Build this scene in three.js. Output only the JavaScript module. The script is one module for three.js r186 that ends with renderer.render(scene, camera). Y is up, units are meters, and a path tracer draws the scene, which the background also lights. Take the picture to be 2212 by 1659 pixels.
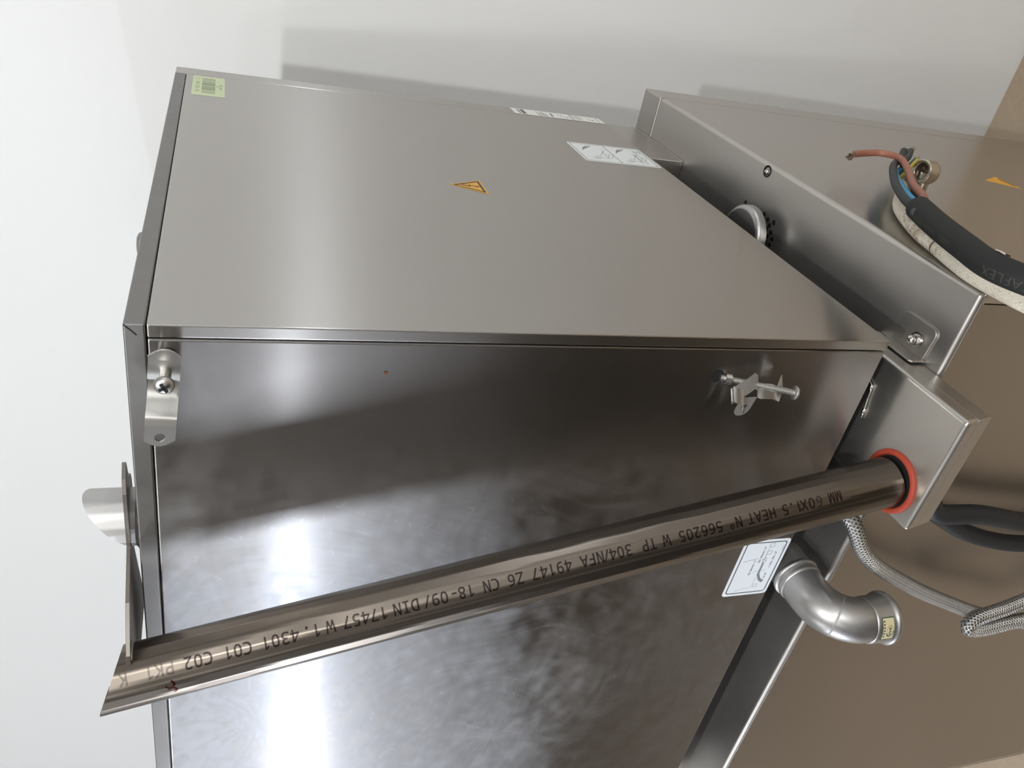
import * as THREE from 'three';
import { RoundedBoxGeometry } from 'three/addons/geometries/RoundedBoxGeometry.js';
import { mergeGeometries, mergeVertices, toCreasedNormals } from 'three/addons/utils/BufferGeometryUtils.js';
import { RectAreaLightUniformsLib } from 'three/addons/lights/RectAreaLightUniformsLib.js';

// ---------------------------------------------------------------- camera, light, exposure
const W = 2212, H = 1659, FOCAL = 1720;
const scene = new THREE.Scene();
const camera = new THREE.PerspectiveCamera(2 * Math.atan(H / 2 / FOCAL) * 180 / Math.PI, W / H, 0.05, 60);
{
  // the phone was held sideways: picture-left is up
  const right = new THREE.Vector3(0.184806, -0.941013, 0.283445);
  const up = new THREE.Vector3(0.837491, -0.000123, -0.546452);
  const back = new THREE.Vector3(0.514253, 0.33837, 0.788067);
  camera.matrixAutoUpdate = true;
  camera.quaternion.setFromRotationMatrix(new THREE.Matrix4().makeBasis(right, up, back));
  camera.position.set(0.331247, 2.054852, 0.59209);
}
const renderer = new THREE.WebGLRenderer({ antialias: true });
renderer.toneMapping = THREE.LinearToneMapping;
renderer.toneMappingExposure = 0.94;
renderer.shadowMap.enabled = true;
renderer.shadowMap.type = THREE.PCFSoftShadowMap;
RectAreaLightUniformsLib.init();
scene.background = new THREE.Color(0x000000);

const CEILING = 3.42, WALL_Z = -1.218, BACK_Z = 4.7, LEFT_X = -4.8, RIGHT_X = 3.6;
// unseen bulbs, placed to cast the wall shadows and light the room: x, y, z, candela, label
const UNSEEN_BULBS = [
  [0.285, 3.165, 1.2, 5.8, 'unseen bulb out of view, casts a wall shadow, right end of the front row'],
  [-0.11, 3.165, 1.2, 3.0, 'unseen bulb out of view, casts a wall shadow, second from the right end of the front row'],
  [-2.7, 3.165, 1.2, 3, 'unseen bulb out of view, lights the front wall, left end of the front row'],
  [-0.3, 3.165, 2.75, 1.2, 'unseen bulb out of view, lights the front wall, middle of the rear row'],
  [-3.3, 3.165, 2.75, 1.2, 'unseen bulb out of view, lights the front wall, left end of the rear row'],
  [2.3, 3.165, 2.6, 13, 'added fill bulb, brightens the shaded wall, right end of the rear row'],  // added fill, lifts the tone of the shaded wall
];
// unseen slim batten, placed to streak the brushed side panel: centre, direction faced, length, height, radiance, label
const UNSEEN_BATTENS = [
  [[RIGHT_X, 1.62, -0.85], -1, 0.6, 0.05, 95, 'unseen batten lamp out of view on the right wall, streaks the steel side panel'],
];
// unseen window, placed at the left to light the rear steel panel: panes from bottom to top [y0, y1, radiance]; the thin bright one makes the streak
const UNSEEN_WINDOW = { z0: 1.95, z1: 2.55, panes: [[0.1, 0.62, 5], [0.65, 1.05, 12], [1.08, 1.565, 22], [1.598, 1.637, 700], [1.68, 2.45, 23]] };

// ---------------------------------------------------------------- helpers
let seed = 7;
const rnd = () => ((seed = (seed * 1664525 + 1013904223) >>> 0) / 4294967296);
const V = (x, y, z) => new THREE.Vector3(x, y, z);
const used = new Map();
function numbered(name) {
  const n = used.get(name) ?? 0; used.set(name, n + 1);
  return n ? `${name}_${String(n).padStart(3, '0')}` : name;
}
function mesh(name, geo, mat, parent = scene, label) {
  const m = new THREE.Mesh(Array.isArray(geo) ? mergeGeometries(geo.map((g) => plain(g))) : geo, mat);
  m.name = numbered(name); m.castShadow = m.receiveShadow = true;
  if (label) m.userData.label = label;
  parent.add(m);
  return m;
}
function plain(g) {
  const o = g.index ? g.toNonIndexed() : g.clone();
  for (const k of Object.keys(o.attributes)) if (!['position', 'normal', 'uv'].includes(k)) o.deleteAttribute(k);
  if (!o.attributes.uv) o.setAttribute('uv', new THREE.Float32BufferAttribute(new Float32Array(o.attributes.position.count * 2), 2));
  return o;
}
function thing(name, label, category, group) {
  const o = new THREE.Group(); o.name = numbered(name); scene.add(o);
  o.userData = { label, category };
  if (group) o.userData.group = group;
  return o;
}
function tag(o, label, category, group) { Object.assign(o.userData, { label, category }, group ? { group } : {}); return o; }
function struct(name, geo, mat) { const m = mesh(name, geo, mat); m.userData.kind = 'structure'; return m; }

// a rounded slab between two corners; uv in metres with u level on upright faces (so that the grain runs upright)
function slab(x0, x1, y0, y1, z0, z1, r = 0.002, seg = 2) {
  const w = x1 - x0, h = y1 - y0, d = z1 - z0;
  const g = new RoundedBoxGeometry(w, h, d, seg, Math.min(r, w / 2.05, h / 2.05, d / 2.05));
  g.translate((x0 + x1) / 2, (y0 + y1) / 2, (z0 + z1) / 2);
  return boxUv(g);
}
function boxUv(g) {
  const p = g.attributes.position, uv = new Float32Array(p.count * 2), per = p.count / 6;
  for (let i = 0; i < p.count; i++) {
    const side = Math.floor(i / per), x = p.getX(i), y = p.getY(i), z = p.getZ(i);
    const [u, v] = side < 2 ? [side ? z : -z, y] : side < 4 ? [x, side === 2 ? -z : z] : [side === 4 ? x : -x, y];
    uv[2 * i] = u; uv[2 * i + 1] = v;
  }
  g.setAttribute('uv', new THREE.BufferAttribute(uv, 2));
  return g;
}
// smooth tube along points
function tube(points, r, seg = 64, rad = 14, closedCaps = true, tension = 0.5) {
  const c = new THREE.CatmullRomCurve3(points.map((p) => (p.isVector3 ? p : V(...p))), false, 'centripetal', tension);
  const g = new THREE.TubeGeometry(c, seg, r, rad, false);
  const L = c.getLength(), uv = g.attributes.uv;
  for (let i = 0; i < uv.count; i++) uv.setXY(i, uv.getX(i) * L, uv.getY(i) * 2 * Math.PI * r);
  if (!closedCaps) return g;
  const caps = [0, 1].map((t) => {
    const s = new THREE.SphereGeometry(r, rad, 6, 0, Math.PI * 2, 0, Math.PI / 2); s.scale(1, 0.25, 1);
    const tan = c.getTangent(t).multiplyScalar(t ? 1 : -1);
    s.applyQuaternion(new THREE.Quaternion().setFromUnitVectors(V(0, 1, 0), tan)); const p = c.getPoint(t); s.translate(p.x, p.y, p.z);
    return s;
  });
  return mergeGeometries([g, ...caps].map(plain));
}
// geometry modelled along +y, moved so that y runs from a to b
function along(g, a, b) {
  const d = b.clone().sub(a);
  g.applyQuaternion(new THREE.Quaternion().setFromUnitVectors(V(0, 1, 0), d.clone().normalize()));
  g.translate(a.x, a.y, a.z);
  return g;
}
const lathe = (pts, seg = 40) => { const g = new THREE.LatheGeometry(pts.map(([x, y]) => new THREE.Vector2(x, y)), seg); return g; };
// a band of sheet metal: a path of points swept sideways by the vector w, with a thickness
function band(points, w, t = 0.0014) {
  const P = points.map((p) => V(...p)), w3 = V(...w), n = P.length, pos = [], idx = [];
  const nor = P.map((p, i) => {
    const a = P[Math.max(0, i - 1)], b = P[Math.min(n - 1, i + 1)];
    return b.clone().sub(a).cross(w3).normalize().multiplyScalar(t / 2);
  });
  for (let i = 0; i < n; i++) for (const [s, k] of [[1, 0], [1, 1], [-1, 1], [-1, 0]]) {
    const q = P[i].clone().addScaledVector(nor[i], s).addScaledVector(w3, k); pos.push(q.x, q.y, q.z);
  }
  for (let i = 0; i < n - 1; i++) for (let k = 0; k < 4; k++) {
    const a = 4 * i + k, b = 4 * i + (k + 1) % 4; idx.push(a, b, b + 4, a, b + 4, a + 4);
  }
  idx.push(0, 2, 1, 0, 3, 2); const e = 4 * (n - 1); idx.push(e, e + 1, e + 2, e, e + 2, e + 3);
  const g = new THREE.BufferGeometry();
  g.setAttribute('position', new THREE.Float32BufferAttribute(pos, 3)); g.setIndex(idx);
  const o = toCreasedNormals(g, 0.7);
  o.setAttribute('uv', new THREE.Float32BufferAttribute(new Float32Array(o.attributes.position.count * 2), 2));
  return o;
}
// a flat outline with thickness, lying in a plane given by origin, u and v
function plate(outline, holes, t, origin, u, v, bevel = 0.0003) {
  const s = new THREE.Shape(outline.map(([a, b]) => new THREE.Vector2(a, b)));
  for (const h of holes) s.holes.push(h);
  const g = new THREE.ExtrudeGeometry(s, { depth: t, bevelEnabled: bevel > 0, bevelSize: bevel, bevelThickness: bevel, bevelSegments: 1, curveSegments: 24 });
  const U = V(...u), Vv = V(...v), N = U.clone().cross(Vv);
  g.applyMatrix4(new THREE.Matrix4().makeBasis(U, Vv, N).setPosition(...origin));
  return g;
}
const ring = (x, y, r) => { const p = new THREE.Path(); p.absarc(x, y, r, 0, Math.PI * 2, true); return p; };
function roundRect(w, h, r, x = 0, y = 0) {
  const s = [];
  for (const [cx, cy, a] of [[w - r, h - r, 0], [r, h - r, 1], [r, r, 2], [w - r, r, 3]])
    for (let k = 0; k <= 5; k++) { const t = (a + k / 5) * Math.PI / 2; s.push([x + cx + r * Math.cos(t), y + cy + r * Math.sin(t)]); }
  return s;
}

// ---------------------------------------------------------------- textures
function canvas(w, h, draw, srgb = true) {
  const c = document.createElement('canvas'); c.width = w; c.height = h;
  draw(c.getContext('2d'), w, h);
  const t = new THREE.CanvasTexture(c);
  if (srgb) t.colorSpace = THREE.SRGBColorSpace;
  t.wrapS = t.wrapT = THREE.RepeatWrapping; t.anisotropy = 8;
  return t;
}
function data(w, h, f, srgb = false) {
  const d = new Uint8Array(w * h * 4);
  for (let y = 0; y < h; y++) for (let x = 0; x < w; x++) {
    const c = f(x / w, y / h, x, y), i = 4 * (y * w + x);
    for (let k = 0; k < 3; k++) d[i + k] = Math.max(0, Math.min(255, c[k] * 255));
    d[i + 3] = 255;
  }
  const t = new THREE.DataTexture(d, w, h); t.magFilter = THREE.LinearFilter; t.minFilter = THREE.LinearFilter;
  t.wrapS = t.wrapT = THREE.RepeatWrapping; if (srgb) t.colorSpace = THREE.SRGBColorSpace; t.needsUpdate = true;
  return t;
}
// tiling value noise
function noise(px, py, s) {
  const g = new Float32Array(px * py); let q = s * 7919 + 13;
  for (let i = 0; i < g.length; i++) { q = (q * 1664525 + 1013904223) >>> 0; g[i] = q / 4294967296; }
  const S = (t) => t * t * (3 - 2 * t);
  return (u, v) => {
    const x = (u - Math.floor(u)) * px, y = (v - Math.floor(v)) * py, i = Math.floor(x) % px, j = Math.floor(y) % py, a = S(x - Math.floor(x)), b = S(y - Math.floor(y));
    const i1 = (i + 1) % px, j1 = (j + 1) % py;
    return (g[j * px + i] * (1 - a) + g[j * px + i1] * a) * (1 - b) + (g[j1 * px + i] * (1 - a) + g[j1 * px + i1] * a) * b;
  };
}
const rep = (t, u, v = u) => { const c = t.clone(); c.repeat.set(u, v); c.needsUpdate = true; return c; };

const fineGrain = [noise(256, 6, 1), noise(128, 3, 2), noise(12, 9, 3)];
const T_grain = data(512, 512, (u, v) => {
  const s = 0.55 * fineGrain[0](u, v) + 0.3 * fineGrain[1](u, v) + 0.15 * fineGrain[2](u, v), k = 0.955 + 0.045 * s;
  return [k, k, k];
});
const cloud = [noise(5, 5, 11), noise(11, 11, 12), noise(31, 31, 13), noise(97, 97, 14)];
const T_soft = data(256, 256, (u, v) => { const s = 0.45 * cloud[0](u, v) + 0.3 * cloud[1](u, v) + 0.25 * cloud[2](u, v), k = 0.84 + 0.3 * (s - 0.5) + 0.02 * cloud[3](u, v); return [k, k, k]; });
const T_cloud = data(512, 512, (u, v) => {
  const s = 0.45 * cloud[0](u, v) + 0.28 * cloud[1](u, v) + 0.17 * cloud[2](u, v) + 0.1 * cloud[3](u, v);
  return [s, s, s];
});

// the grubby rear sheet: red unused, green roughness, blue metalness (low where a milky film of wiped grease scatters)
const REAR = { x0: -0.872, x1: -0.0135, y0: 1.3727, y1: 2.1132 };
const FW = 1024, FH = 880, film = new Float32Array(FW * FH), fleck = new Float32Array(FW * FH);
{
  // wiping arcs swept round two centres, over soft clouds; thickest on the left half of the sheet
  const wipes = [[-0.52, 2.02, noise(64, 40, 31), noise(40, 150, 32)], [-0.62, 1.72, noise(56, 36, 33), noise(36, 140, 34)], [-0.2, 1.5, noise(60, 30, 35), noise(30, 120, 36)]];
  const soft = (a, b, x) => { const t = Math.max(0, Math.min(1, (x - a) / (b - a))); return t * t * (3 - 2 * t); };
  for (let j = 0; j < FH; j++) for (let i = 0; i < FW; i++) {
    const u = (i + 0.5) / FW, v = (j + 0.5) / FH, x = REAR.x0 + u * (REAR.x1 - REAR.x0), y = REAR.y0 + v * (REAR.y1 - REAR.y0);
    const warp = cloud[1](u * 0.9, v * 0.9) - 0.5;
    let d = 0, wsum = 0;
    wipes.forEach(([cx, cy, big, fine], k) => {
      const rx = x - cx, ry = y - cy, rho = Math.hypot(rx, ry) + 0.05 * warp, th = Math.atan2(ry, rx) / (2 * Math.PI) + 0.5 + 0.06 * warp;
      const w = 0.15 + Math.pow(cloud[0](u + 0.31 * k, v + 0.17 * k), 2) * 2;
      d += w * (0.6 * big(th, rho / 0.7) + 0.4 * fine(th * 0.9, rho / 0.7)); wsum += w;
    });
    d = d / wsum;
    const where = 0.05 + 0.95 * soft(-0.1, -0.34, x) * (0.35 + 0.65 * soft(1.5, 1.72, y)) + 0.25 * soft(2.0, 2.1, y);
    film[j * FW + i] = Math.max(0, (0.75 * d + 0.45 * cloud[0](u, v) + 0.25 * cloud[2](u * 2, v * 2) - 0.45) * 2.3) * where;
  }
  let q = 4242; const r = () => ((q = (q * 1664525 + 1013904223) >>> 0) / 4294967296);
  for (let k = 0; k < 620; k++) { // small flakes and scratches
    const cx = r() * FW * 0.8, cy = FH * (0.25 + 0.72 * r()), a = (r() - 0.5) * 2.4 + 0.4, L = 2 + r() * r() * 12, g = 0.25 + 0.6 * r(), wd = 0.7 + 0.6 * r();
    for (let t = -L; t <= L; t += 0.5) for (let n = -2; n <= 2; n++) {
      const px = Math.round(cx + Math.cos(a) * t - Math.sin(a) * n), py = Math.round(cy + Math.sin(a) * t + Math.cos(a) * n);
      if (px >= 0 && py >= 0 && px < FW && py < FH) { const m = py * FW + px; fleck[m] = Math.max(fleck[m], g * Math.exp(-n * n / (wd * wd)) * (1 - (t / L) ** 2)); }
    }
  }
}
const T_rearPack = data(FW, FH, (u, v, i, j) => { const d = film[j * FW + i]; return [0, 0.286 + 0.13 * d, 1 - 0.14 * d]; });
const T_rearCol = data(FW, FH, (u, v, i, j) => { const m = j * FW + i, d = Math.min(1, 0.7 * film[m] + 0.4 * fleck[m]); return [0.625 + 0.2 * d, 0.612 + 0.225 * d, 0.6 + 0.26 * d]; }, true);
T_rearPack.wrapS = T_rearPack.wrapT = T_rearCol.wrapS = T_rearCol.wrapT = THREE.ClampToEdgeWrapping;

// ---------------------------------------------------------------- materials
const P = (o) => new THREE.MeshPhysicalMaterial(o);
const M = {
  side: P({ color: 0xb8b5b1, metalness: 1, roughness: 0.3, roughnessMap: rep(T_grain, 3, 1.5), anisotropy: 1 }),
  strip: P({ color: 0xb9b5b0, metalness: 1, roughness: 0.36, roughnessMap: rep(T_grain, 3, 1.5), anisotropy: 0.85 }),
  rear: P({ color: 0xffffff, map: T_rearCol, metalness: 1, roughness: 1, roughnessMap: T_rearPack, metalnessMap: T_rearPack, anisotropy: 1 }),
  dusty: P({ color: 0x858381, metalness: 0.95, roughness: 0.52, roughnessMap: rep(T_soft, 4, 4), anisotropy: 0.6 }),
  satin: P({ color: 0xb3afaa, metalness: 1, roughness: 0.38, anisotropy: 0.4 }),
  lowerTop: P({ color: 0xbdb9b4, metalness: 0.9, roughness: 0.43, roughnessMap: rep(T_soft, 3, 3) }),
  lower: P({ color: 0xb9b5b0, metalness: 1, roughness: 0.3, roughnessMap: rep(T_grain, 3, 1.5), anisotropy: 0.8 }),
  lowerRear: P({ color: 0xa29d97, metalness: 1, roughness: 0.3, roughnessMap: rep(T_grain, 3, 1.5), anisotropy: 0.8 }),
  box: P({ color: 0xbab6b0, metalness: 0.95, roughness: 0.42, roughnessMap: rep(T_soft, 6, 6) }),
  bright: P({ color: 0xd2cfca, metalness: 1, roughness: 0.22 }),
  matt: P({ color: 0xbdbbb8, metalness: 1, roughness: 0.4 }),
  dark: P({ color: 0x0c0b0b, metalness: 0, roughness: 0.8 }),
  white: P({ color: 0xe9eaea, roughness: 0.85 }),
  taupe: P({ color: 0x6e6964, roughness: 0.85 }),  // unseen back and left walls, kept dark so the steel mirrors less
  ceiling: P({ color: 0x868788, roughness: 0.9 }),  // unseen ceiling, greyed to cut its bounce onto the front wall
  floor: P({ color: 0xc9b69f, roughness: 0.75 }),
  lampBody: P({ color: 0xe8e8e6, roughness: 0.5 }),
};

// ---------------------------------------------------------------- room
const T_floor = data(512, 512, (u, v) => {
  const s = 0.5 * cloud[0](u, v) + 0.25 * cloud[1](u, v) + 0.25 * cloud[3](u, v), k = 0.82 + 0.3 * (s - 0.5);
  return [k, k * 0.985, k * 0.96];
});
M.floor.map = rep(T_floor, 1, 1);
const T_plaster = data(256, 256, (u, v) => { const k = 0.5 + 0.5 * cloud[3](u * 2, v * 2); return [k, k, k]; });
M.white.bumpMap = T_plaster; M.white.bumpScale = 0.0004;
{
  const t = 0.15, x0 = LEFT_X, x1 = RIGHT_X, z0 = WALL_Z, z1 = BACK_Z, c = CEILING;
  struct('floor', slab(x0 - t, x1 + t, -t, 0, z0 - t, z1 + t, 0.001), M.floor);
  struct('ceiling', slab(x0 - t, x1 + t, c, c + t, z0 - t, z1 + t, 0.001), M.ceiling);
  struct('wall_front', slab(x0 - t, x1 + t, 0, c, z0 - t, z0, 0.001), M.white);
  struct('wall_back', slab(x0 - t, x1 + t, 0, c, z1, z1 + t, 0.001), M.taupe);
  struct('wall_left', slab(x0 - t, x0, 0, c, z0, z1, 0.001), M.taupe);
  struct('wall_right', slab(x1, x1 + t, 0, c, z0, z1, 0.001), M.white);
}
for (const [x, y, z, cd, label] of UNSEEN_BULBS) {
  const t = thing('unseen_ceiling_lamp', label, 'lamp');
  t.position.set(x, CEILING, z);
  const dy = y - CEILING;
  mesh('cord', new THREE.CylinderGeometry(0.004, 0.004, -dy - 0.06, 8).translate(0, (dy + 0.06) / 2, 0), M.dark, t);
  mesh('socket', lathe([[0, 0.075], [0.014, 0.074], [0.02, 0.06], [0.02, 0.036], [0, 0.036]], 20).translate(0, dy, 0), M.lampBody, t);
  mesh('bulb', new THREE.SphereGeometry(0.038, 24, 16).translate(0, dy, 0), P({ color: 0xffffff, emissive: 0xfffaf2, emissiveIntensity: 12, roughness: 0.3 }), t);
  const l = new THREE.PointLight(0xfbfcfb, cd); l.position.set(0, dy, 0); l.castShadow = true; l.shadow.radius = 1.9; l.shadow.mapSize.set(1024, 1024);
  t.add(l);
}
{
  const { z0, z1, panes } = UNSEEN_WINDOW, f = new THREE.Group(); f.name = numbered('unseen_window_1'); f.userData.kind = 'structure'; scene.add(f);
  const x = LEFT_X, y0 = panes[0][0] - 0.06, y1 = panes.at(-1)[1] + 0.06, fm = P({ color: 0xd8d9d8, roughness: 0.4 });
  for (const [a, b, c, d] of [[z0 - 0.06, z0, y0, y1], [z1, z1 + 0.06, y0, y1]]) mesh('unseen_window_frame', slab(x, x + 0.05, c, d, a, b, 0.004), fm, f);
  for (const [a, b] of [[y0, panes[0][0]], ...panes.slice(1).map((p, i) => [panes[i][1], p[0]]), [panes.at(-1)[1], y1]]) mesh('unseen_window_frame', slab(x, x + 0.05, a, b, z0, z1, 0.004), fm, f);
  for (const [a, b, rad] of panes) {
    mesh('unseen_window_pane', slab(x + 0.004, x + 0.02, a, b, z0, z1, 0.001), P({ color: 0xffffff, emissive: 0xeaf2ff, emissiveIntensity: 2, roughness: 0.4 }), f);
    const l = new THREE.RectAreaLight(0xecf3ff, rad, z1 - z0, b - a); l.position.set(x + 0.024, (a + b) / 2, (z0 + z1) / 2); l.rotation.y = -Math.PI / 2; f.add(l);
  }
}
// unseen dark cabinets, placed to darken what the rear steel mirrors
for (const [x, z, w, label] of [[-2.9, 1.9, 1.3, 'unseen dark cabinet near the left wall, darkens the steel reflections'], [-1.35, 1.6, 1.4, 'unseen dark cabinet in the middle of the room, darkens the steel reflections'], [0.25, 1.6, 1.5, 'unseen dark cabinet towards the right wall, darkens the steel reflections']]) {
  const t = thing('unseen_cabinet', label, 'cabinet'), m = P({ color: 0x1d1b1a, roughness: 0.7 }); t.position.set(x, 0, z);
  mesh('carcass', slab(-w / 2, w / 2, 0.06, 0.98, 0, 0.6, 0.004), m, t);
  mesh('plinth', slab(-w / 2 + 0.03, w / 2 - 0.03, 0, 0.06, 0.04, 0.58, 0.002), M.dark, t);
  mesh('worktop', slab(-w / 2 - 0.01, w / 2 + 0.01, 0.98, 1.0, -0.025, 0.61, 0.004), m, t);
  for (const k of [-1, 1]) { const d = mesh('door', slab(k < 0 ? -w / 2 + 0.004 : 0.002, k < 0 ? -0.002 : w / 2 - 0.004, 0.07, 0.97, -0.02, -0.001, 0.003), m, t); mesh('handle', tube([[k * 0.05, 0.7, -0.02], [k * 0.05, 0.7, -0.045], [k * 0.05, 0.86, -0.045], [k * 0.05, 0.86, -0.02]], 0.005, 24, 8), M.matt, d); }
}
for (const [[x, y, z], way, len, hgt, rad, label] of UNSEEN_BATTENS) {
  const t = thing('unseen_wall_lamp', label, 'lamp'); t.position.set(x, y, z); t.rotation.y = way * Math.PI / 2;
  mesh('housing', slab(-len / 2 - 0.03, len / 2 + 0.03, -hgt / 2 - 0.012, hgt / 2 + 0.012, 0, 0.045, 0.006), M.lampBody, t);
  mesh('diffuser', slab(-len / 2, len / 2, -hgt / 2, hgt / 2, 0.045, 0.06, 0.005), P({ color: 0xffffff, emissive: 0xf4f8ff, emissiveIntensity: 2, roughness: 0.4 }), t);
  const l = new THREE.RectAreaLight(0xf4f8ff, rad, len, hgt); l.position.set(0, 0, 0.064); l.rotation.y = Math.PI; t.add(l);
}

// ---------------------------------------------------------------- upper oven
const UW = 0.885, UT = 2.1297, UB = 1.3727, UD = 0.8546, CAP = 2.1138, FRONT = -0.8158, FL = 0.0119;
const upper = thing('oven', 'upper steel oven with a yellow warning triangle, standing on the other oven', 'oven');
mesh('core', slab(-UW + 0.014, -0.014, UB + 0.004, UT - 0.005, -UD + 0.02, -0.0145, 0.001), M.dark, upper, 'dark inside seen through the narrow gaps');
mesh('side_panel', slab(-FL, 0, UB, CAP - 0.0008, FRONT + 0.0008, 0, 0.0016, 3), M.side, upper, 'smooth brushed steel side panel');
mesh('side_panel', slab(-UW, -UW + FL, UB, CAP - 0.0008, FRONT + 0.0008, 0, 0.0016, 3), M.side, upper);
{
  const g = slab(REAR.x0, REAR.x1, UB, REAR.y1, -0.0125, -0.0004, 0.002, 3), p = g.attributes.position, uv = g.attributes.uv;
  for (let i = 0; i < p.count; i++) uv.setXY(i, (p.getX(i) - REAR.x0) / (REAR.x1 - REAR.x0), (p.getY(i) - REAR.y0) / (REAR.y1 - REAR.y0));
  mesh('rear_panel', g, M.rear, upper, 'grubby rear panel smeared with dried wiping marks');
}
mesh('top_cap', slab(-UW, 0, CAP, UT, FRONT + 0.0008, 0, 0.0016, 3), M.dusty, upper, 'folded top sheet with a mitred corner');
mesh('mitre_seam', along(new THREE.CylinderGeometry(0.0005, 0.0005, 0.0125, 6).translate(0, 0.00625, 0), V(-0.0006, UT - 0.0008, 0.0001), V(-0.0095, UT - 0.0095, 0.0001)), M.dark, upper);
mesh('front_frame', slab(-UW, 0, UB, UT, -UD, FRONT, 0.0022, 3), M.side, upper, 'steel front frame strip along the far edge of the side');
mesh('dark_gap_block', slab(-0.946, -0.125, 1.3005, UB - 0.002, -UD + 0.05, -0.095, 0.002), M.dark, upper, 'added dark block that keeps the gap between the two ovens black');  // added block, blackens the gap and stops light passing under the oven
mesh('underside', slab(-UW + 0.02, -0.02, UB - 0.001, UB + 0.004, -UD + 0.03, -0.02, 0.001), M.dark, upper);  // underside coloured black too, keeps the gap dark
mesh('door', [slab(-UW + 0.01, -0.2, UB + 0.02, UT - 0.02, -UD - 0.04, -UD - 0.002, 0.006)], M.satin, upper);
mesh('control_panel', slab(-0.195, -0.006, UB + 0.02, UT - 0.02, -UD - 0.03, -UD - 0.002, 0.006), M.dark, upper);
// feet: folded steel channels on the lower oven
for (const [x0, x1, z0, z1] of [[-0.0367, -0.0045, -0.8428, -0.637]]) {
  const f = mesh('foot', slab(x0, x1, 1.3005, UB - 0.001, z0, z1, 0.002), M.satin, upper, 'folded steel channel foot');
  mesh('foot_flange', slab(x0 - 0.012, x1 + 0.001, 1.3002, 1.3035, z0 + 0.004, z1 + 0.0015, 0.001), M.satin, f);
}
// top fittings
const stubC = V(-0.245, UT, -0.055);
{
  // vent stub, its mouth cut aslant: high on the right, low on the left
  const r = 0.0285, ri = 0.027, n = 48, pos = [], idx = [], lip = (a) => 0.028 + 0.024 * Math.cos(a);
  for (let i = 0; i <= n; i++) { const a = i / n * Math.PI * 2, c = Math.cos(a), s = Math.sin(a); pos.push(r * c, 0, r * s, r * c, lip(a), r * s, ri * c, lip(a), ri * s, ri * c, 0, ri * s); }
  for (let i = 0; i < n; i++) for (let k = 0; k < 3; k++) { const a = 4 * i + k, b = a + 4; idx.push(a, a + 1, b + 1, a, b + 1, b); }
  let g = new THREE.BufferGeometry(); g.setAttribute('position', new THREE.Float32BufferAttribute(pos, 3)); g.setIndex(idx); g = toCreasedNormals(g, 0.6);
  const s = mesh('vent_stub', g, P({ color: 0xc2c1c0, metalness: 0.9, roughness: 0.5 }), upper, 'short vent tube with a slanting mouth on the oven top'); s.position.copy(stubC);
  mesh('stub_collar', lathe([[0.0285, 0], [0.037, 0], [0.0365, 0.002], [0.031, 0.004], [0.0285, 0.006]], 40), M.matt, s);
}
mesh('top_plug', lathe([[0, 0.0055], [0.008, 0.005], [0.0115, 0.0035], [0.0125, 0.0015], [0.0125, 0]], 28).translate(-0.0165, UT, -0.185), P({ color: 0x8f8f8e, metalness: 0.7, roughness: 0.5 }), upper, 'low round plug on the oven top edge');

// printed labels
const paper = (t, o = {}) => P({ map: t, roughness: 0.45, ...o });
function sticker(name, label, corners, tex, parent, r = 0.002, mat) {
  // corners: origin (lower left as read), width vector, height vector
  const [o, u, v] = corners, U = V(...u), Vv = V(...v), w = U.length(), h = Vv.length();
  const g = plate(roundRect(w, h, r), [], 0.0003, o, U.clone().normalize().toArray(), Vv.clone().normalize().toArray(), 0);
  const p = g.attributes.position, uv = g.attributes.uv, O = V(...o), q = V(0, 0, 0);
  for (let i = 0; i < p.count; i++) { q.fromBufferAttribute(p, i).sub(O); uv.setXY(i, q.dot(U) / (w * w), q.dot(Vv) / (h * h)); }
  return mesh(name, g, mat ?? paper(tex), parent, label);
}
const txt = (c, s, x, y, size, color = '#222', font = 'sans-serif', weight = '') => { c.fillStyle = color; c.font = `${weight} ${size}px ${font}`; c.fillText(s, x, y); };
// green inventory label (reads from +z to -z)
sticker('barcode_label', 'pale green barcode label at the top far corner of the side panel', [[0.0002, 2.0562, -0.6925], [0, 0, -0.1135], [0, 0.0465, 0]], canvas(560, 230, (c, w, h) => {
  c.fillStyle = '#c9d5ac'; c.fillRect(0, 0, w, h);
  txt(c, 'K04 0002 0006  1-1', 90, 52, 40, '#5c6848', 'monospace');
  let x = 60, q = 5; const r = () => ((q = (q * 1664525 + 1013904223) >>> 0) / 4294967296);
  while (x < w - 60) { const b = 3 + Math.floor(r() * 4) * 3; c.fillStyle = '#5f6b4e'; c.fillRect(x, 68, b, 95); x += b + 4 + Math.floor(r() * 3) * 3; }
  txt(c, 'CLAC4', 250, 186, 24, '#67744f', 'monospace'); txt(c, 'RATP 2467', 210, 212, 28, '#5c6848', 'monospace', 'bold');
}), upper, 0.003);
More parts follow.
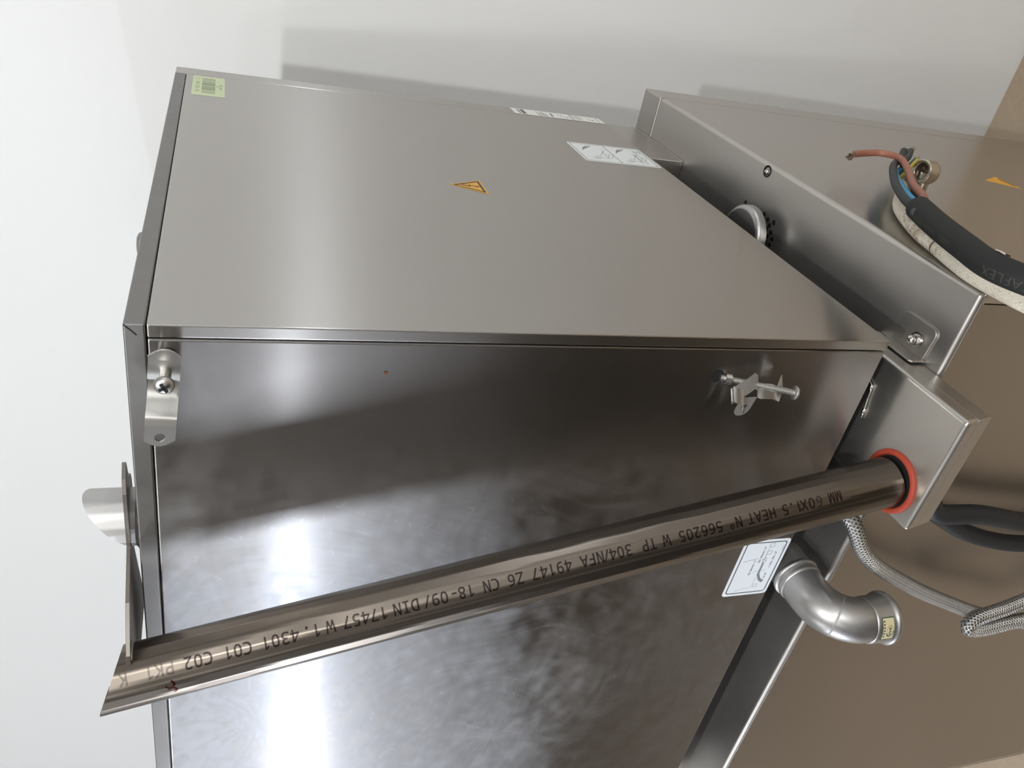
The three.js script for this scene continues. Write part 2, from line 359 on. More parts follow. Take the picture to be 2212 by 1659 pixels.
// long rating label on the front frame, its lines running upright
sticker('rating_label', 'long white printed label on the far frame strip', [[0.0002, 1.3772, -0.8172], [0, 0, -0.0365], [0, 0.182, 0]], canvas(200, 1000, (c, w, h) => {
  c.fillStyle = '#dfe0dc'; c.fillRect(0, 0, w, h);
  const D = '#55565a';
  c.fillStyle = D; c.fillRect(20, 60, 160, 16); c.fillRect(20, 92, 160, 46);
  for (const [y, n] of [[270, 4], [330, 3]]) for (let k = 0; k < n; k++) { c.fillStyle = k % 2 ? '#8a8b8d' : '#5f6063'; c.fillRect(18, y + k * 15, 150 - 30 * (k % 3), 8); }
  c.fillStyle = D; c.fillRect(30, 410, 60, 24); c.fillRect(100, 418, 60, 22);
  c.strokeStyle = D; c.lineWidth = 5; for (const y of [500, 540]) { c.beginPath(); c.arc(80, y, 26, 0.2, 2.8); c.stroke(); c.beginPath(); c.arc(130, y + 20, 18, 3, 6); c.stroke(); }
  c.fillStyle = D; c.beginPath(); c.arc(60, 590, 14, 0, 7); c.fill();
  for (let k = 0; k < 6; k++) { c.fillStyle = k % 2 ? '#77787a' : '#4f5053'; c.fillRect(16, 640 + k * 24, 168, k % 3 ? 6 : 12); }
  c.lineWidth = 6; c.beginPath(); c.moveTo(40, 840); c.lineTo(120, 850); c.stroke(); c.beginPath(); c.arc(70, 880, 16, 0, 7); c.fillStyle = D; c.fill(); c.fillRect(16, 945, 168, 8);
}), upper, 0.0006);
// two-panel instruction label
sticker('instruction_label', 'white label with two framed line drawings at the lower far part of the side panel', [[0.0002, 1.3787, -0.565], [0, 0, -0.0975], [0, 0.137, 0]], canvas(560, 800, (c, w, h) => {
  c.fillStyle = '#dde1e2'; c.fillRect(0, 0, w, h); const D = '#4b4e52';
  c.strokeStyle = D; c.lineWidth = 8; c.strokeRect(26, 26, w - 52, h - 52); c.beginPath(); c.moveTo(26, 388); c.lineTo(w - 26, 388); c.stroke();
  for (const y of [50, 410]) {
    c.lineWidth = 6; c.beginPath(); c.moveTo(120, y + 60); c.lineTo(130, y + 240); c.lineTo(350, y + 250); c.stroke();
    c.lineWidth = 9; c.strokeStyle = '#6d7175'; c.beginPath(); c.moveTo(330, y + 40); c.lineTo(470, y + 120); c.lineTo(490, y + 190); c.stroke();
    for (let k = 0; k < 5; k++) { c.lineWidth = 12 - k; c.beginPath(); c.moveTo(360 + k * 16, y + 60 + k * 16); c.lineTo(440 + k * 10, y + 90 + k * 22); c.stroke(); }
    c.strokeStyle = D; c.lineWidth = 7; for (const k of [0, 1, 2]) { c.beginPath(); c.moveTo(90 + k * 46, y + 70 + 26 * k); c.lineTo(90 + k * 46, y + 140 + 26 * k); c.stroke(); }
    c.lineWidth = 4; c.beginPath(); c.ellipse(210, y + 290, 70, 22, 0.4, 0, 7); c.stroke(); c.beginPath(); c.moveTo(200, y + 180); c.lineTo(380, y + 290); c.lineTo(430, y + 270); c.stroke();
  }
  c.lineWidth = 6; c.strokeRect(90, 640, 250, 60);
  txt(c, 'i', 430, 740, 60, D, 'serif', 'bold'); c.lineWidth = 5; c.strokeRect(405, 690, 70, 62);
}), upper, 0.004);
// warning triangle
{
  const tri = [[0, 0], [0.0516, 0], [0.0258, 0.0475]];
  const s = 0.0015, o = tri.map(([x, y]) => [x, y]);
  const put = (name, out, t, off, col, parent) => mesh(name, plate(out, [], t, [off, 1.7329, -0.3662], [0, 0, -1], [0, 1, 0], 0), P({ color: col, roughness: 0.45 }), parent);
  const base = put('warning_triangle', o, 0.00025, 0.0002, 0xd9a02c, upper); base.userData.label = 'yellow warning triangle with a black lightning bolt';
  const inset = (d) => { const cx = 0.0258, cy = 0.0163; return tri.map(([x, y]) => [cx + (x - cx) * d, cy + (y - cy) * d]); };
  const sh = (d, e) => { const S = inset(d); S.hole = new THREE.Path(inset(e).reverse().map(([x, y]) => new THREE.Vector2(x, y))); return S; };
  const b = sh(0.86, 0.68);
  mesh('triangle_border', plate(b, [b.hole], 0.0001, [0.00046, 1.7329, -0.3662], [0, 0, -1], [0, 1, 0], 0), P({ color: 0x2a2622, roughness: 0.5 }), base);
  mesh('lightning_bolt', plate([[0.0275, 0.031], [0.0225, 0.0185], [0.0272, 0.0195], [0.0246, 0.0105], [0.0226, 0.0108], [0.0262, 0.0045], [0.0285, 0.0113], [0.0266, 0.0108], [0.0305, 0.0215], [0.0262, 0.0203], [0.0302, 0.031]], [], 0.0001, [0.00046, 1.7329, -0.3662], [0, 0, -1], [0, 1, 0], 0), P({ color: 0x2a2622, roughness: 0.5 }), base);
}
// drain label on the rear panel
sticker('drain_label', 'white label with a drain pipe drawing above the drain elbow', [[-0.389, 1.3745, -0.0003], [0.0995, 0, 0], [0, 0.0695, 0]], canvas(800, 560, (c, w, h) => {
  c.fillStyle = '#dfe5ec'; c.fillRect(0, 0, w, h); const D = '#1d1f22';
  const rr = (x, y, ww, hh, r) => { c.beginPath(); c.moveTo(x + r, y); c.arcTo(x + ww, y, x + ww, y + hh, r); c.arcTo(x + ww, y + hh, x, y + hh, r); c.arcTo(x, y + hh, x, y, r); c.arcTo(x, y, x + ww, y, r); c.closePath(); };
  c.strokeStyle = D; c.lineWidth = 11; rr(38, 38, w - 76, h - 76, 34); c.stroke();
  c.lineWidth = 3; c.strokeStyle = '#666a70'; c.beginPath(); c.moveTo(70, 130); c.lineTo(120, 330); c.lineTo(730, 330); c.stroke();
  c.lineWidth = 5; c.beginPath(); c.moveTo(500, 80); c.lineTo(540, 250); c.stroke();
  c.fillStyle = '#7d8288'; c.beginPath(); c.moveTo(170, 430); c.lineTo(215, 372); c.lineTo(300, 330); c.lineTo(470, 330); c.lineTo(470, 352); c.lineTo(310, 356); c.lineTo(235, 400); c.lineTo(205, 452); c.closePath(); c.fill();
  c.strokeStyle = D; c.lineWidth = 3; c.strokeRect(478, 322, 30, 40); c.strokeRect(510, 328, 26, 30); c.strokeRect(590, 332, 48, 52); c.strokeRect(690, 332, 54, 48); c.beginPath(); c.arc(560, 345, 16, 3, 6.2); c.stroke();
  c.strokeRect(112, 348, 44, 44);
  txt(c, 'ID: 50mm / 2"', 300, 236, 34, D, 'sans-serif', 'bold'); txt(c, 'OD: 50mm / 2"', 470, 292, 34, D, 'sans-serif', 'bold');
  txt(c, '< min. 5% / 3°', 390, 452, 36, D, 'sans-serif', 'bold'); txt(c, '2x 45°', 235, 446, 30, D, 'sans-serif', 'bold'); txt(c, '80.00.218', 640, 506, 17, D);
  c.lineWidth = 3; c.beginPath(); c.moveTo(330, 250); c.lineTo(360, 326); c.moveTo(520, 300); c.lineTo(525, 326); c.moveTo(340, 366); c.lineTo(362, 400); c.stroke();
}), upper, 0.005);
mesh('rust_fleck', new THREE.SphereGeometry(0.0009, 10, 8).scale(1.5, 2, 0.25).translate(-0.0436, 1.9213, 0), P({ color: 0x6a3417, roughness: 0.9 }), upper);

// pipe clamps left screwed to the rear panel
const headGeo = () => lathe([[0, 0.0052], [0.003, 0.0051], [0.0056, 0.004], [0.0072, 0.0022], [0.0077, 0], [0, 0]], 28);
function screw(a, b, r, parent, thread) {
  const L = a.distanceTo(b), g = [along(new THREE.CylinderGeometry(r, r, L, 16).translate(0, L / 2, 0), a, b)];
  if (thread) for (let k = 0; k < L / 0.0013; k++) g.push(along(new THREE.CylinderGeometry(r * 1.0, r * 1.16, 0.00065, 12).translate(0, 0.0006 + k * 0.0013, 0), a, b));
  const s = mesh('screw', [...g, along(headGeo().translate(0, L, 0), a, b)], M.matt, parent, 'cross-head screw');
  return s;
}
function cross(at, dir, parent, sz = 0.0042) {
  const d = dir.clone().normalize(), q = new THREE.Quaternion().setFromUnitVectors(V(0, 1, 0), d);
  const g = [0.6, 0.6 + Math.PI / 2].map((a) => new THREE.BoxGeometry(sz * 2, 0.0014, 0.0022).rotateY(a));
  const m = mesh('screw_recess', g, M.dark, parent); m.quaternion.copy(q); m.position.copy(at);
}
const clampMat = P({ color: 0xbab8b4, metalness: 1, roughness: 0.33 });
{
  const c = new THREE.Group(); c.name = numbered('pipe_clamp'); c.userData = { label: 'pipe clamp half under a cross-head screw at the top right of the rear panel' }; upper.add(c);
  // the strap: tab under the screw head, hollow for the pipe, tab with a hole
  const y0 = 2.0872, w = [0.001, 0.0235, 0];
  const prof = [[-0.0175, 0.0235], [-0.021, 0.0245], [-0.031, 0.0245], [-0.0355, 0.0235], [-0.037, 0.021], [-0.038, 0.013], [-0.041, 0.0075], [-0.047, 0.0055], [-0.055, 0.0075], [-0.0625, 0.0125], [-0.068, 0.0195], [-0.0705, 0.0245], [-0.0735, 0.0268], [-0.0775, 0.0275]];
  mesh('strap', band(prof.map(([x, z]) => [x, y0 + (-(x + 0.018)) * 0.085, z]), w, 0.0014), clampMat, c, 'bent steel strap');
  const hole = new THREE.Path(); hole.absarc(0.0125, 0.0117, 0.0041, 0, 7, true);
  const out = [[0, 0]]; for (let k = 0; k <= 10; k++) { const t = k / 10; out.push([0.0155 + 0.0055 * Math.sin(Math.PI * t), 0.0235 * t]); } out.push([0, 0.0235]);
  const e = prof.at(-1);
  mesh('end_tab', plate(out.map(([a, b]) => [a, b]), [hole], 0.0014, [e[0] + 0.0006, y0 + (-(e[0] + 0.018)) * 0.085, e[1] - 0.0008], [-1, 0.085, 0.02].map((v) => v / 1.004), [0, 1, 0], 0.0002).scale(1, 1, 1), clampMat, c, 'rounded tab with a screw hole');
  const out2 = []; for (let k = 0; k <= 10; k++) { const t = k / 10; out2.push([0.004 + 0.0055 * Math.sin(Math.PI * t), 0.0235 * t]); }
  mesh('end_tab', plate([[0, 0], ...out2, [0, 0.0235]], [], 0.0014, [-0.0178, y0, 0.0228], [1, 0, 0], [0, 1, 0], 0.0002), clampMat, c);
  const a = V(-0.029, 2.0985, -0.0006), b = V(-0.0268, 2.0985, 0.0445);
  const s = screw(a, b, 0.0043, c); cross(b.clone().add(V(0.0002, 0, 0.0051)), V(0.0022, 0, 0.0451), s);
  mesh('spacer', along(lathe([[0, 0], [0.0085, 0], [0.0085, 0.016], [0.0078, 0.017], [0, 0.017]], 24), V(-0.029, 2.0985, 0.0), V(-0.028, 2.0985, 0.02)), P({ color: 0x8d8780, metalness: 1, roughness: 0.3 }), c, 'round spacer sleeve against the panel');
}
{
  const c = new THREE.Group(); c.name = numbered('pipe_clamp'); c.userData = { label: 'loose two-part pipe clamp hanging from a long screw near the bottom of the rear panel' }; upper.add(c);
  const a = V(-0.0455, 1.5745, 0.0015), b = V(-0.0485, 1.498, 0.0265);
  const s = screw(a, b, 0.0031, c, true); cross(b.clone().add(b.clone().sub(a).normalize().multiplyScalar(0.0049)), b.clone().sub(a), s, 0.0033);
  mesh('nut', along(new THREE.CylinderGeometry(0.0074, 0.0074, 0.0066, 6).translate(0, 0.0075, 0), a, b), M.bright, c, 'hexagon nut');
  mesh('stud_hole', new THREE.CylinderGeometry(0.0075, 0.0075, 0.0006, 20).rotateX(Math.PI / 2).translate(-0.0452, 1.577, -0.0002), M.dark, c);
  const w = [-0.0135, -0.001, 0.0085];
  mesh('strap', band([[-0.053, 1.5655, 0.0125], [-0.041, 1.5475, 0.0105], [-0.0355, 1.5405, 0.009], [-0.0375, 1.5375, 0.0105], [-0.0445, 1.5365, 0.0125], [-0.0455, 1.534, 0.014], [-0.0445, 1.5285, 0.0155], [-0.0443, 1.521, 0.0165], [-0.0462, 1.5145, 0.017], [-0.0475, 1.512, 0.0165], [-0.043, 1.5085, 0.012], [-0.038, 1.506, 0.009]], w, 0.0014), clampMat, c, 'bent steel strap');
  mesh('strap', band([[-0.0485, 1.565, 0.014], [-0.0495, 1.5635, 0.0155], [-0.0505, 1.556, 0.017], [-0.0515, 1.5535, 0.0165], [-0.0555, 1.5505, 0.015], [-0.061, 1.5475, 0.013], [-0.0635, 1.5475, 0.013]], w, 0.0014), clampMat, c);
  const tab = []; for (let k = 0; k <= 12; k++) { const t = Math.PI * k / 12; tab.push([0.014 + 0.009 * Math.sin(t), 0.0075 * (1 - Math.cos(t))]); }
  mesh('end_tab', plate([[0, 0], ...tab, [0, 0.015]], [ring(0.0115, 0.0075, 0.0026)], 0.0014, [-0.0632, 1.5478, 0.0127], V(-0.965, 0.25, 0.05).normalize().toArray(), V(0.25, -0.85, 0.35).normalize().toArray(), 0.0002), clampMat, c);
}

// ---------------------------------------------------------------- lower oven
const LT = 1.3, LR = 0.0696, LB = 0.0166, LF = -0.8436, LL = -0.952;
const lower = thing('oven', 'lower wider steel oven that carries the other oven and the exhaust box', 'oven');
{
  const seamZ = -0.776;
  mesh('top_panel', slab(LL, LR, LT - 0.0135, LT, seamZ + 0.0006, LB, 0.0055, 4), M.lowerTop, lower, 'flat steel top panel with rounded edges');
  mesh('side_panel', slab(LR - 0.012, LR + 0.0002, 0.16, LT - 0.0058, seamZ + 0.0006, LB, 0.002, 2), M.lower, lower, 'wide steel side panel beside the cables');
  mesh('side_panel', slab(LL - 0.0002, LL + 0.012, 0.16, LT - 0.0058, seamZ + 0.0006, LB, 0.002, 2), M.lower, lower);
  mesh('rear_panel', slab(LL + 0.0124, LR - 0.0124, 0.16, LT - 0.0058, LB - 0.012, LB + 0.0004, 0.0006, 2), M.lowerRear, lower, 'plain steel rear panel mirroring the brown floor');
  mesh('front_frame', slab(LL, LR, 0.16, LT, LF, seamZ - 0.0006, 0.003, 3), M.lower, lower, 'steel front frame along the far edge');
  mesh('core', slab(LL + 0.013, LR - 0.013, 0.15, LT - 0.015, LF + 0.01, LB - 0.013, 0.001), M.dark, lower);
  mesh('door', slab(LL + 0.02, LR - 0.22, 0.2, LT - 0.03, LF - 0.04, LF - 0.002, 0.006), M.satin, lower);
  for (const [x, z] of [[LR - 0.06, LB - 0.06], [LL + 0.06, LB - 0.06], [LR - 0.06, LF + 0.06], [LL + 0.06, LF + 0.06]])
    mesh('leg', lathe([[0, 0.152], [0.026, 0.152], [0.026, 0.05], [0.02, 0.045], [0.02, 0.014], [0.032, 0.01], [0.032, 0], [0, 0]], 24).translate(x, 0, z), M.satin, lower);
}
{ // round steam vent on the top, with its weep holes
  const d = mesh('vent_dome', lathe([[0, 0.0158], [0.0405, 0.0157], [0.0435, 0.0152], [0.046, 0.0137], [0.0476, 0.0112], [0.0482, 0.0085], [0.0482, 0], [0.0472, 0], [0.0468, 0.0095], [0, 0.0095]], 64), P({ color: 0xb3b2b0, metalness: 1, roughness: 0.4 }), lower, 'round domed vent cap half hidden behind the upper oven');
  d.position.set(-0.0345, LT + 0.0195, -0.3711);
  mesh('cap_post', new THREE.CylinderGeometry(0.02, 0.02, 0.028, 20).translate(0, -0.005, 0), M.dark, d);
  for (const [x, z, r] of [[0.0011, -0.4266, 0.0026], [0.0025, -0.374, 0.003], [-0.0006, -0.3617, 0.003], [0.0007, -0.3462, 0.0034], [-0.0064, -0.3529, 0.003], [-0.0133, -0.3573, 0.003], [-0.0141, -0.3448, 0.0032], [-0.0218, -0.3489, 0.003], [-0.0085, -0.366, 0.003], [-0.03, -0.347, 0.003], [-0.0297, -0.3375, 0.003], [-0.0205, -0.337, 0.003]]) {
    const h = mesh('weep_hole', lathe([[0, 0.0006], [r * 0.75, 0.0006], [r, 0.0009], [r * 1.2, 0.0006], [r * 1.25, 0]], 18), P({ color: 0x141512, roughness: 0.6, metalness: 0.2 }), lower); h.position.set(x, LT, z);
  }
}
{ // recessed screw in the top
  const c = mesh('screw_cup', lathe([[0, -0.004], [0.0045, -0.004], [0.0062, 0.0005], [0.0085, 0.0009], [0.0088, 0]], 24).translate(0.0587, LT + 0.0004, -0.4017), P({ color: 0x2c2a28, metalness: 0.8, roughness: 0.4 }), lower, 'small dark screw cup near the edge of the top');
  mesh('screw', lathe([[0, 0.0042], [0.0022, 0.0038], [0.0036, 0.0022], [0.004, 0]], 20).translate(0.0575, LT, -0.4017), M.bright, c);
}
// exhaust box at the back
{
  const hb = 0.045, bx0 = -0.181, bx1 = -0.032, zb = 0.1085;
  const leaning = (x0, x1, y0, y1, z0, z1, r) => { // rear face leans inwards going down
    const g = slab(x0, x1, y0, y1, z0, z1, r, 4), p = g.attributes.position;
    for (let i = 0; i < p.count; i++) if (p.getZ(i) > 0) p.setZ(i, p.getZ(i) - (LT + hb - p.getY(i)) * 0.22);
    return g;
  };
  const b = mesh('exhaust_box', leaning(bx0 + 0.0015, bx1 - 0.0012, LT + 0.001, LT + 0.024, -0.085, zb - 0.001, 0.0012), M.box, lower, 'flat steel exhaust box with the pipe standing in it');
  mesh('box_lid', leaning(bx0, bx1, LT + 0.0225, LT + hb, -0.085, zb, 0.005), M.box, b, 'folded lid of the exhaust box');
  mesh('seal_ring', (() => { const g = lathe([[0.0292, -0.0004], [0.0305, 0.003], [0.0315, 0.0042], [0.033, 0.0044], [0.0358, 0.0036], [0.0368, 0.002], [0.0369, 0]], 56); g.rotateZ(0.0); g.translate(-0.1465, LT + hb, 0.0615); return g; })(), P({ color: 0x97351f, roughness: 0.6 }), b, 'orange red silicone seal ring');
  mesh('socket_hole', new THREE.CylinderGeometry(0.03, 0.03, 0.0008, 36).translate(-0.1465, LT + hb + 0.0002, 0.0615), M.dark, b);
  // angle bracket with cap nut
  const br = mesh('angle_bracket', [plate([[0, 0.002], [0.03, 0], ...[...Array(6)].map((_, k) => [0.03 + 0.0075 * Math.sin(k / 5 * 1.57), 0.0075 - 0.0075 * Math.cos(k / 5 * 1.57)]), [0.0375, 0.046], ...[...Array(6)].map((_, k) => [0.03 + 0.0075 * Math.cos(k / 5 * 1.57), 0.0465 + 0.0075 * Math.sin(k / 5 * 1.57)]), [0, 0.054]], [], 0.0018, [-0.0285, LT + 0.0006, -0.0085], [1, 0, 0], [0, 0, -1], 0.0003),
    plate([[0, 0], [0.056, 0], [0.056, 0.021], [0.003, 0.021], [0, 0.018]], [], 0.0016, [-0.0305, LT + 0.001, -0.0075], [0, 0, -1], [0, 1, 0], 0.0003)], P({ color: 0xada8a2, metalness: 0.95, roughness: 0.45 }), b, 'folded angle bracket holding the box down');
  const n = mesh('cap_nut', [new THREE.CylinderGeometry(0.0068, 0.0068, 0.005, 6).translate(0, 0.0025, 0), lathe([[0, 0.0125], [0.0024, 0.0121], [0.0045, 0.0105], [0.0056, 0.008], [0.0058, 0.005], [0, 0.005]], 24), lathe([[0, 0.0001], [0.0092, 0.0001], [0.0092, -0.0012], [0, -0.0012]], 24)], M.bright, b, 'domed cap nut'); n.position.set(-0.0125, LT + 0.0042, -0.0285);
}
{ // steel fitting on the side and the half seen warning sign
  const f = mesh('hose_fitting', [lathe([[0.0118, 0.0], [0.0118, 0.0195], [0.0145, 0.021], [0.0168, 0.0205], [0.0178, 0.0185], [0.0178, 0.003], [0.0165, 0], [0.0118, 0]], 40).translate(0.1, 1.062, -0.341), along(new THREE.CylinderGeometry(0.0085, 0.0085, 0.03, 20).translate(0, 0.015, 0), V(LR - 0.0006, 1.068, -0.341), V(LR + 0.03, 1.07, -0.341))], P({ color: 0xbdb6aa, metalness: 1, roughness: 0.28 }), lower, 'round metal hose coupling beside the wires');
  mesh('fitting_bore', lathe([[0, 0.006], [0.0118, 0.006], [0.0118, 0.002], [0, 0.002]], 28).translate(0.1, 1.066, -0.341), P({ color: 0x6d6760, metalness: 1, roughness: 0.4 }), f);
  const t = mesh('warning_triangle', plate([[0, 0], [0.063, 0], [0.0315, 0.056]], [], 0.0003, [LR + 0.0001, 0.7655, -0.4205], [0, 0, -1], [0, 1, 0], 0), P({ color: 0xd9a02c, roughness: 0.45 }), lower, 'yellow warning triangle on the side of the lower oven');
  mesh('triangle_border', plate([[0.012, 0.0035], [0.051, 0.0035], [0.051, 0.0062], [0.012, 0.0062]], [], 0.0001, [LR + 0.0005, 0.7655, -0.4205], [0, 0, -1], [0, 1, 0], 0), M.dark, t);
}

// ---------------------------------------------------------------- exhaust pipe
const pA = V(-0.1465, 1.3465, 0.0615), pB = V(-0.322, 2.1385, 0.0725);
{
  const t = thing('exhaust_pipe', 'long stamped steel exhaust pipe leaning out of the orange seal ring', 'pipe');
  const dir = pB.clone().sub(pA).normalize(), L = pA.distanceTo(pB), r = 0.0283, ri = 0.0268, n = 72;
  const e1 = V(-1, 0, 0).addScaledVector(dir, dir.x).normalize(), e2 = dir.clone().cross(e1); // e1 away to the left
  const mouthN = V(-0.2513, -0.9577, 0.1401), mouthO = V(0.331247, 2.054852, 0.59209); // the saw cut that ends the tube
  const lip = (a) => -pA.clone().addScaledVector(e1, r * Math.cos(a)).addScaledVector(e2, r * Math.sin(a)).sub(mouthO).dot(mouthN) / dir.dot(mouthN), pos = [], uv = [], idx = [], m = 20;
  const pt = (a, h, q) => pA.clone().addScaledVector(dir, h).addScaledVector(e1, q * Math.cos(a)).addScaledVector(e2, q * Math.sin(a));
  const face = (row, q, flip) => {
    const base = pos.length / 3;
    for (let j = 0; j <= m; j++) for (let i = 0; i <= n; i++) { const a = i / n * Math.PI * 2, h = row(j / m, a), p = pt(a, h, typeof q === 'function' ? q(j / m) : q); pos.push(p.x, p.y, p.z); uv.push(h / (L + 0.05), 1 - i / n); }
    for (let j = 0; j < m; j++) for (let i = 0; i < n; i++) { const a = base + j * (n + 1) + i, b = a + n + 1; flip ? idx.push(a, a + 1, b + 1, a, b + 1, b) : idx.push(a, b + 1, a + 1, a, b, b + 1); }
  };
  face((s, a) => 0.003 + s * (lip(a) - 0.003), r, true); face((s, a) => lip(a), (s) => r + (ri - r) * s, true); face((s, a) => 0.003 + (1 - s) * (lip(a) - 0.003), ri, true);
  let g = new THREE.BufferGeometry(); g.setAttribute('position', new THREE.Float32BufferAttribute(pos, 3)); g.setAttribute('uv', new THREE.Float32BufferAttribute(uv, 2)); g.setIndex(idx); g = toCreasedNormals(g, 0.6);
  // the stencilled marking runs up the pipe on the side towards the viewer
  const TW = 2048, TH = 464;
  const view = V(0.331 + 0.25, 0, 0.592 - 0.05).normalize(), ang = Math.atan2(view.dot(e2), view.dot(e1)), vmid = (ang / (2 * Math.PI) + 1) % 1;
  const tex = canvas(TW, TH, (c, w, h) => {
    c.fillStyle = '#756d64'; c.fillRect(0, 0, w, h);
    let q = 3; const rr = () => ((q = (q * 1664525 + 1013904223) >>> 0) / 4294967296);
    for (let k = 0; k < 500; k++) { c.fillStyle = `rgba(${rr() > 0.5 ? '190,182,170' : '120,108,96'},0.08)`; c.fillRect(rr() * w, rr() * h, 60 + rr() * 300, 1 + rr() * 2.5); }
    const yc = vmid * h;
    c.textBaseline = 'middle'; c.textAlign = 'center';
    const LL_ = L + 0.05, items = [['MM', 0.0901], ['6', 0.1096], ['0', 0.119], ['X', 0.1283], ['1.', 0.1387], ['5', 0.151], ['HEAT', 0.1793], ['N°', 0.2107], ['566205', 0.2503], ['W', 0.2891], ['TP', 0.3085], ['304', 0.3396], ['/', 0.355], ['NFA', 0.3701], ['49147', 0.4127], ['Z6', 0.4501], ['CN', 0.4748], ['18', 0.4995], ['-', 0.5113], ['09', 0.5254], ['/', 0.5379], ['DIN', 0.5579], ['17457', 0.5963], ['W', 0.6284], ['1.', 0.6454], ['4301', 0.6736], ['C01', 0.7109], ['C02', 0.7449], ['PK1', 0.7774], ['K', 0.8071]];
    for (const [s, at] of items) {
      const fade = at > 0.76 ? 0.35 : s === '6' ? 0.5 : 0.8;
      c.save(); c.translate(at / LL_ * w, yc); c.scale(0.84, 1); c.font = '40px monospace'; c.fillStyle = `rgba(40,32,34,${fade})`; c.fillText(s, 0, 0); c.lineWidth = 1.1; c.strokeStyle = c.fillStyle; c.strokeText(s, 0, 0); c.restore();
    }
    // weld seam line, darker run, a brown crayon squiggle near the mouth
    c.fillStyle = 'rgba(214,208,198,0.25)'; c.fillRect(0, yc - 34, w, 5);
    c.strokeStyle = 'rgba(70,25,14,0.85)'; c.lineWidth = 5; const bx = 0.771 / LL_ * w, by = (yc - 58 + h) % h; c.beginPath(); c.arc(bx, by, 8, 0.5, 4.6); c.stroke(); c.beginPath(); c.arc(bx + 2, by + 18, 9, 2, 6); c.stroke();
  });
  mesh('pipe', g, P({ color: 0xffffff, map: tex, metalness: 1, roughness: 0.33 }), t, 'steel tube with a black stencilled line of marking and a slanting mouth');
  // bracket plate joining pipe and vent stub
  const ol = [[-0.168, -0.042], [-0.173, -0.024], [-0.186, -0.018], [-0.247, -0.0155], [-0.258, 0.045], [-0.283, 0.083], [-0.292, 0.0845]];
  for (let k = 0; k <= 8; k++) { const a = 0.3 - k / 8 * 2.3; ol.push([pB.x + 0.0312 * Math.cos(a), pB.z + 0.0312 * Math.sin(a)]); }
  ol.push([-0.39, 0.02], [-0.467, -0.159], [-0.286, -0.056], [-0.283, -0.075]);
  for (let k = 0; k <= 6; k++) { const a = -2.3 + k / 6 * 2.1; ol.push([stubC.x + 0.042 * Math.cos(a), stubC.z + 0.042 * Math.sin(a)]); }
  const tilt = V(0, 0.0615, -1).normalize();
  mesh('bracket_plate', plate(ol.map(([x, z]) => [x, -z - 0.055]), [ring(stubC.x, -stubC.z - 0.055, 0.0295)], 0.003, [0, 2.1415, -0.055], [1, 0, 0], tilt.toArray(), 0.0003), P({ color: 0x9d968f, metalness: 1, roughness: 0.42 }), t, 'flat steel plate hooked over the vent tube');
  mesh('weld_bead', tube([[-0.2925, 2.133, 0.08], [-0.2905, 2.1335, 0.07], [-0.294, 2.134, 0.058]], 0.0018, 12, 8), M.bright, t);
}

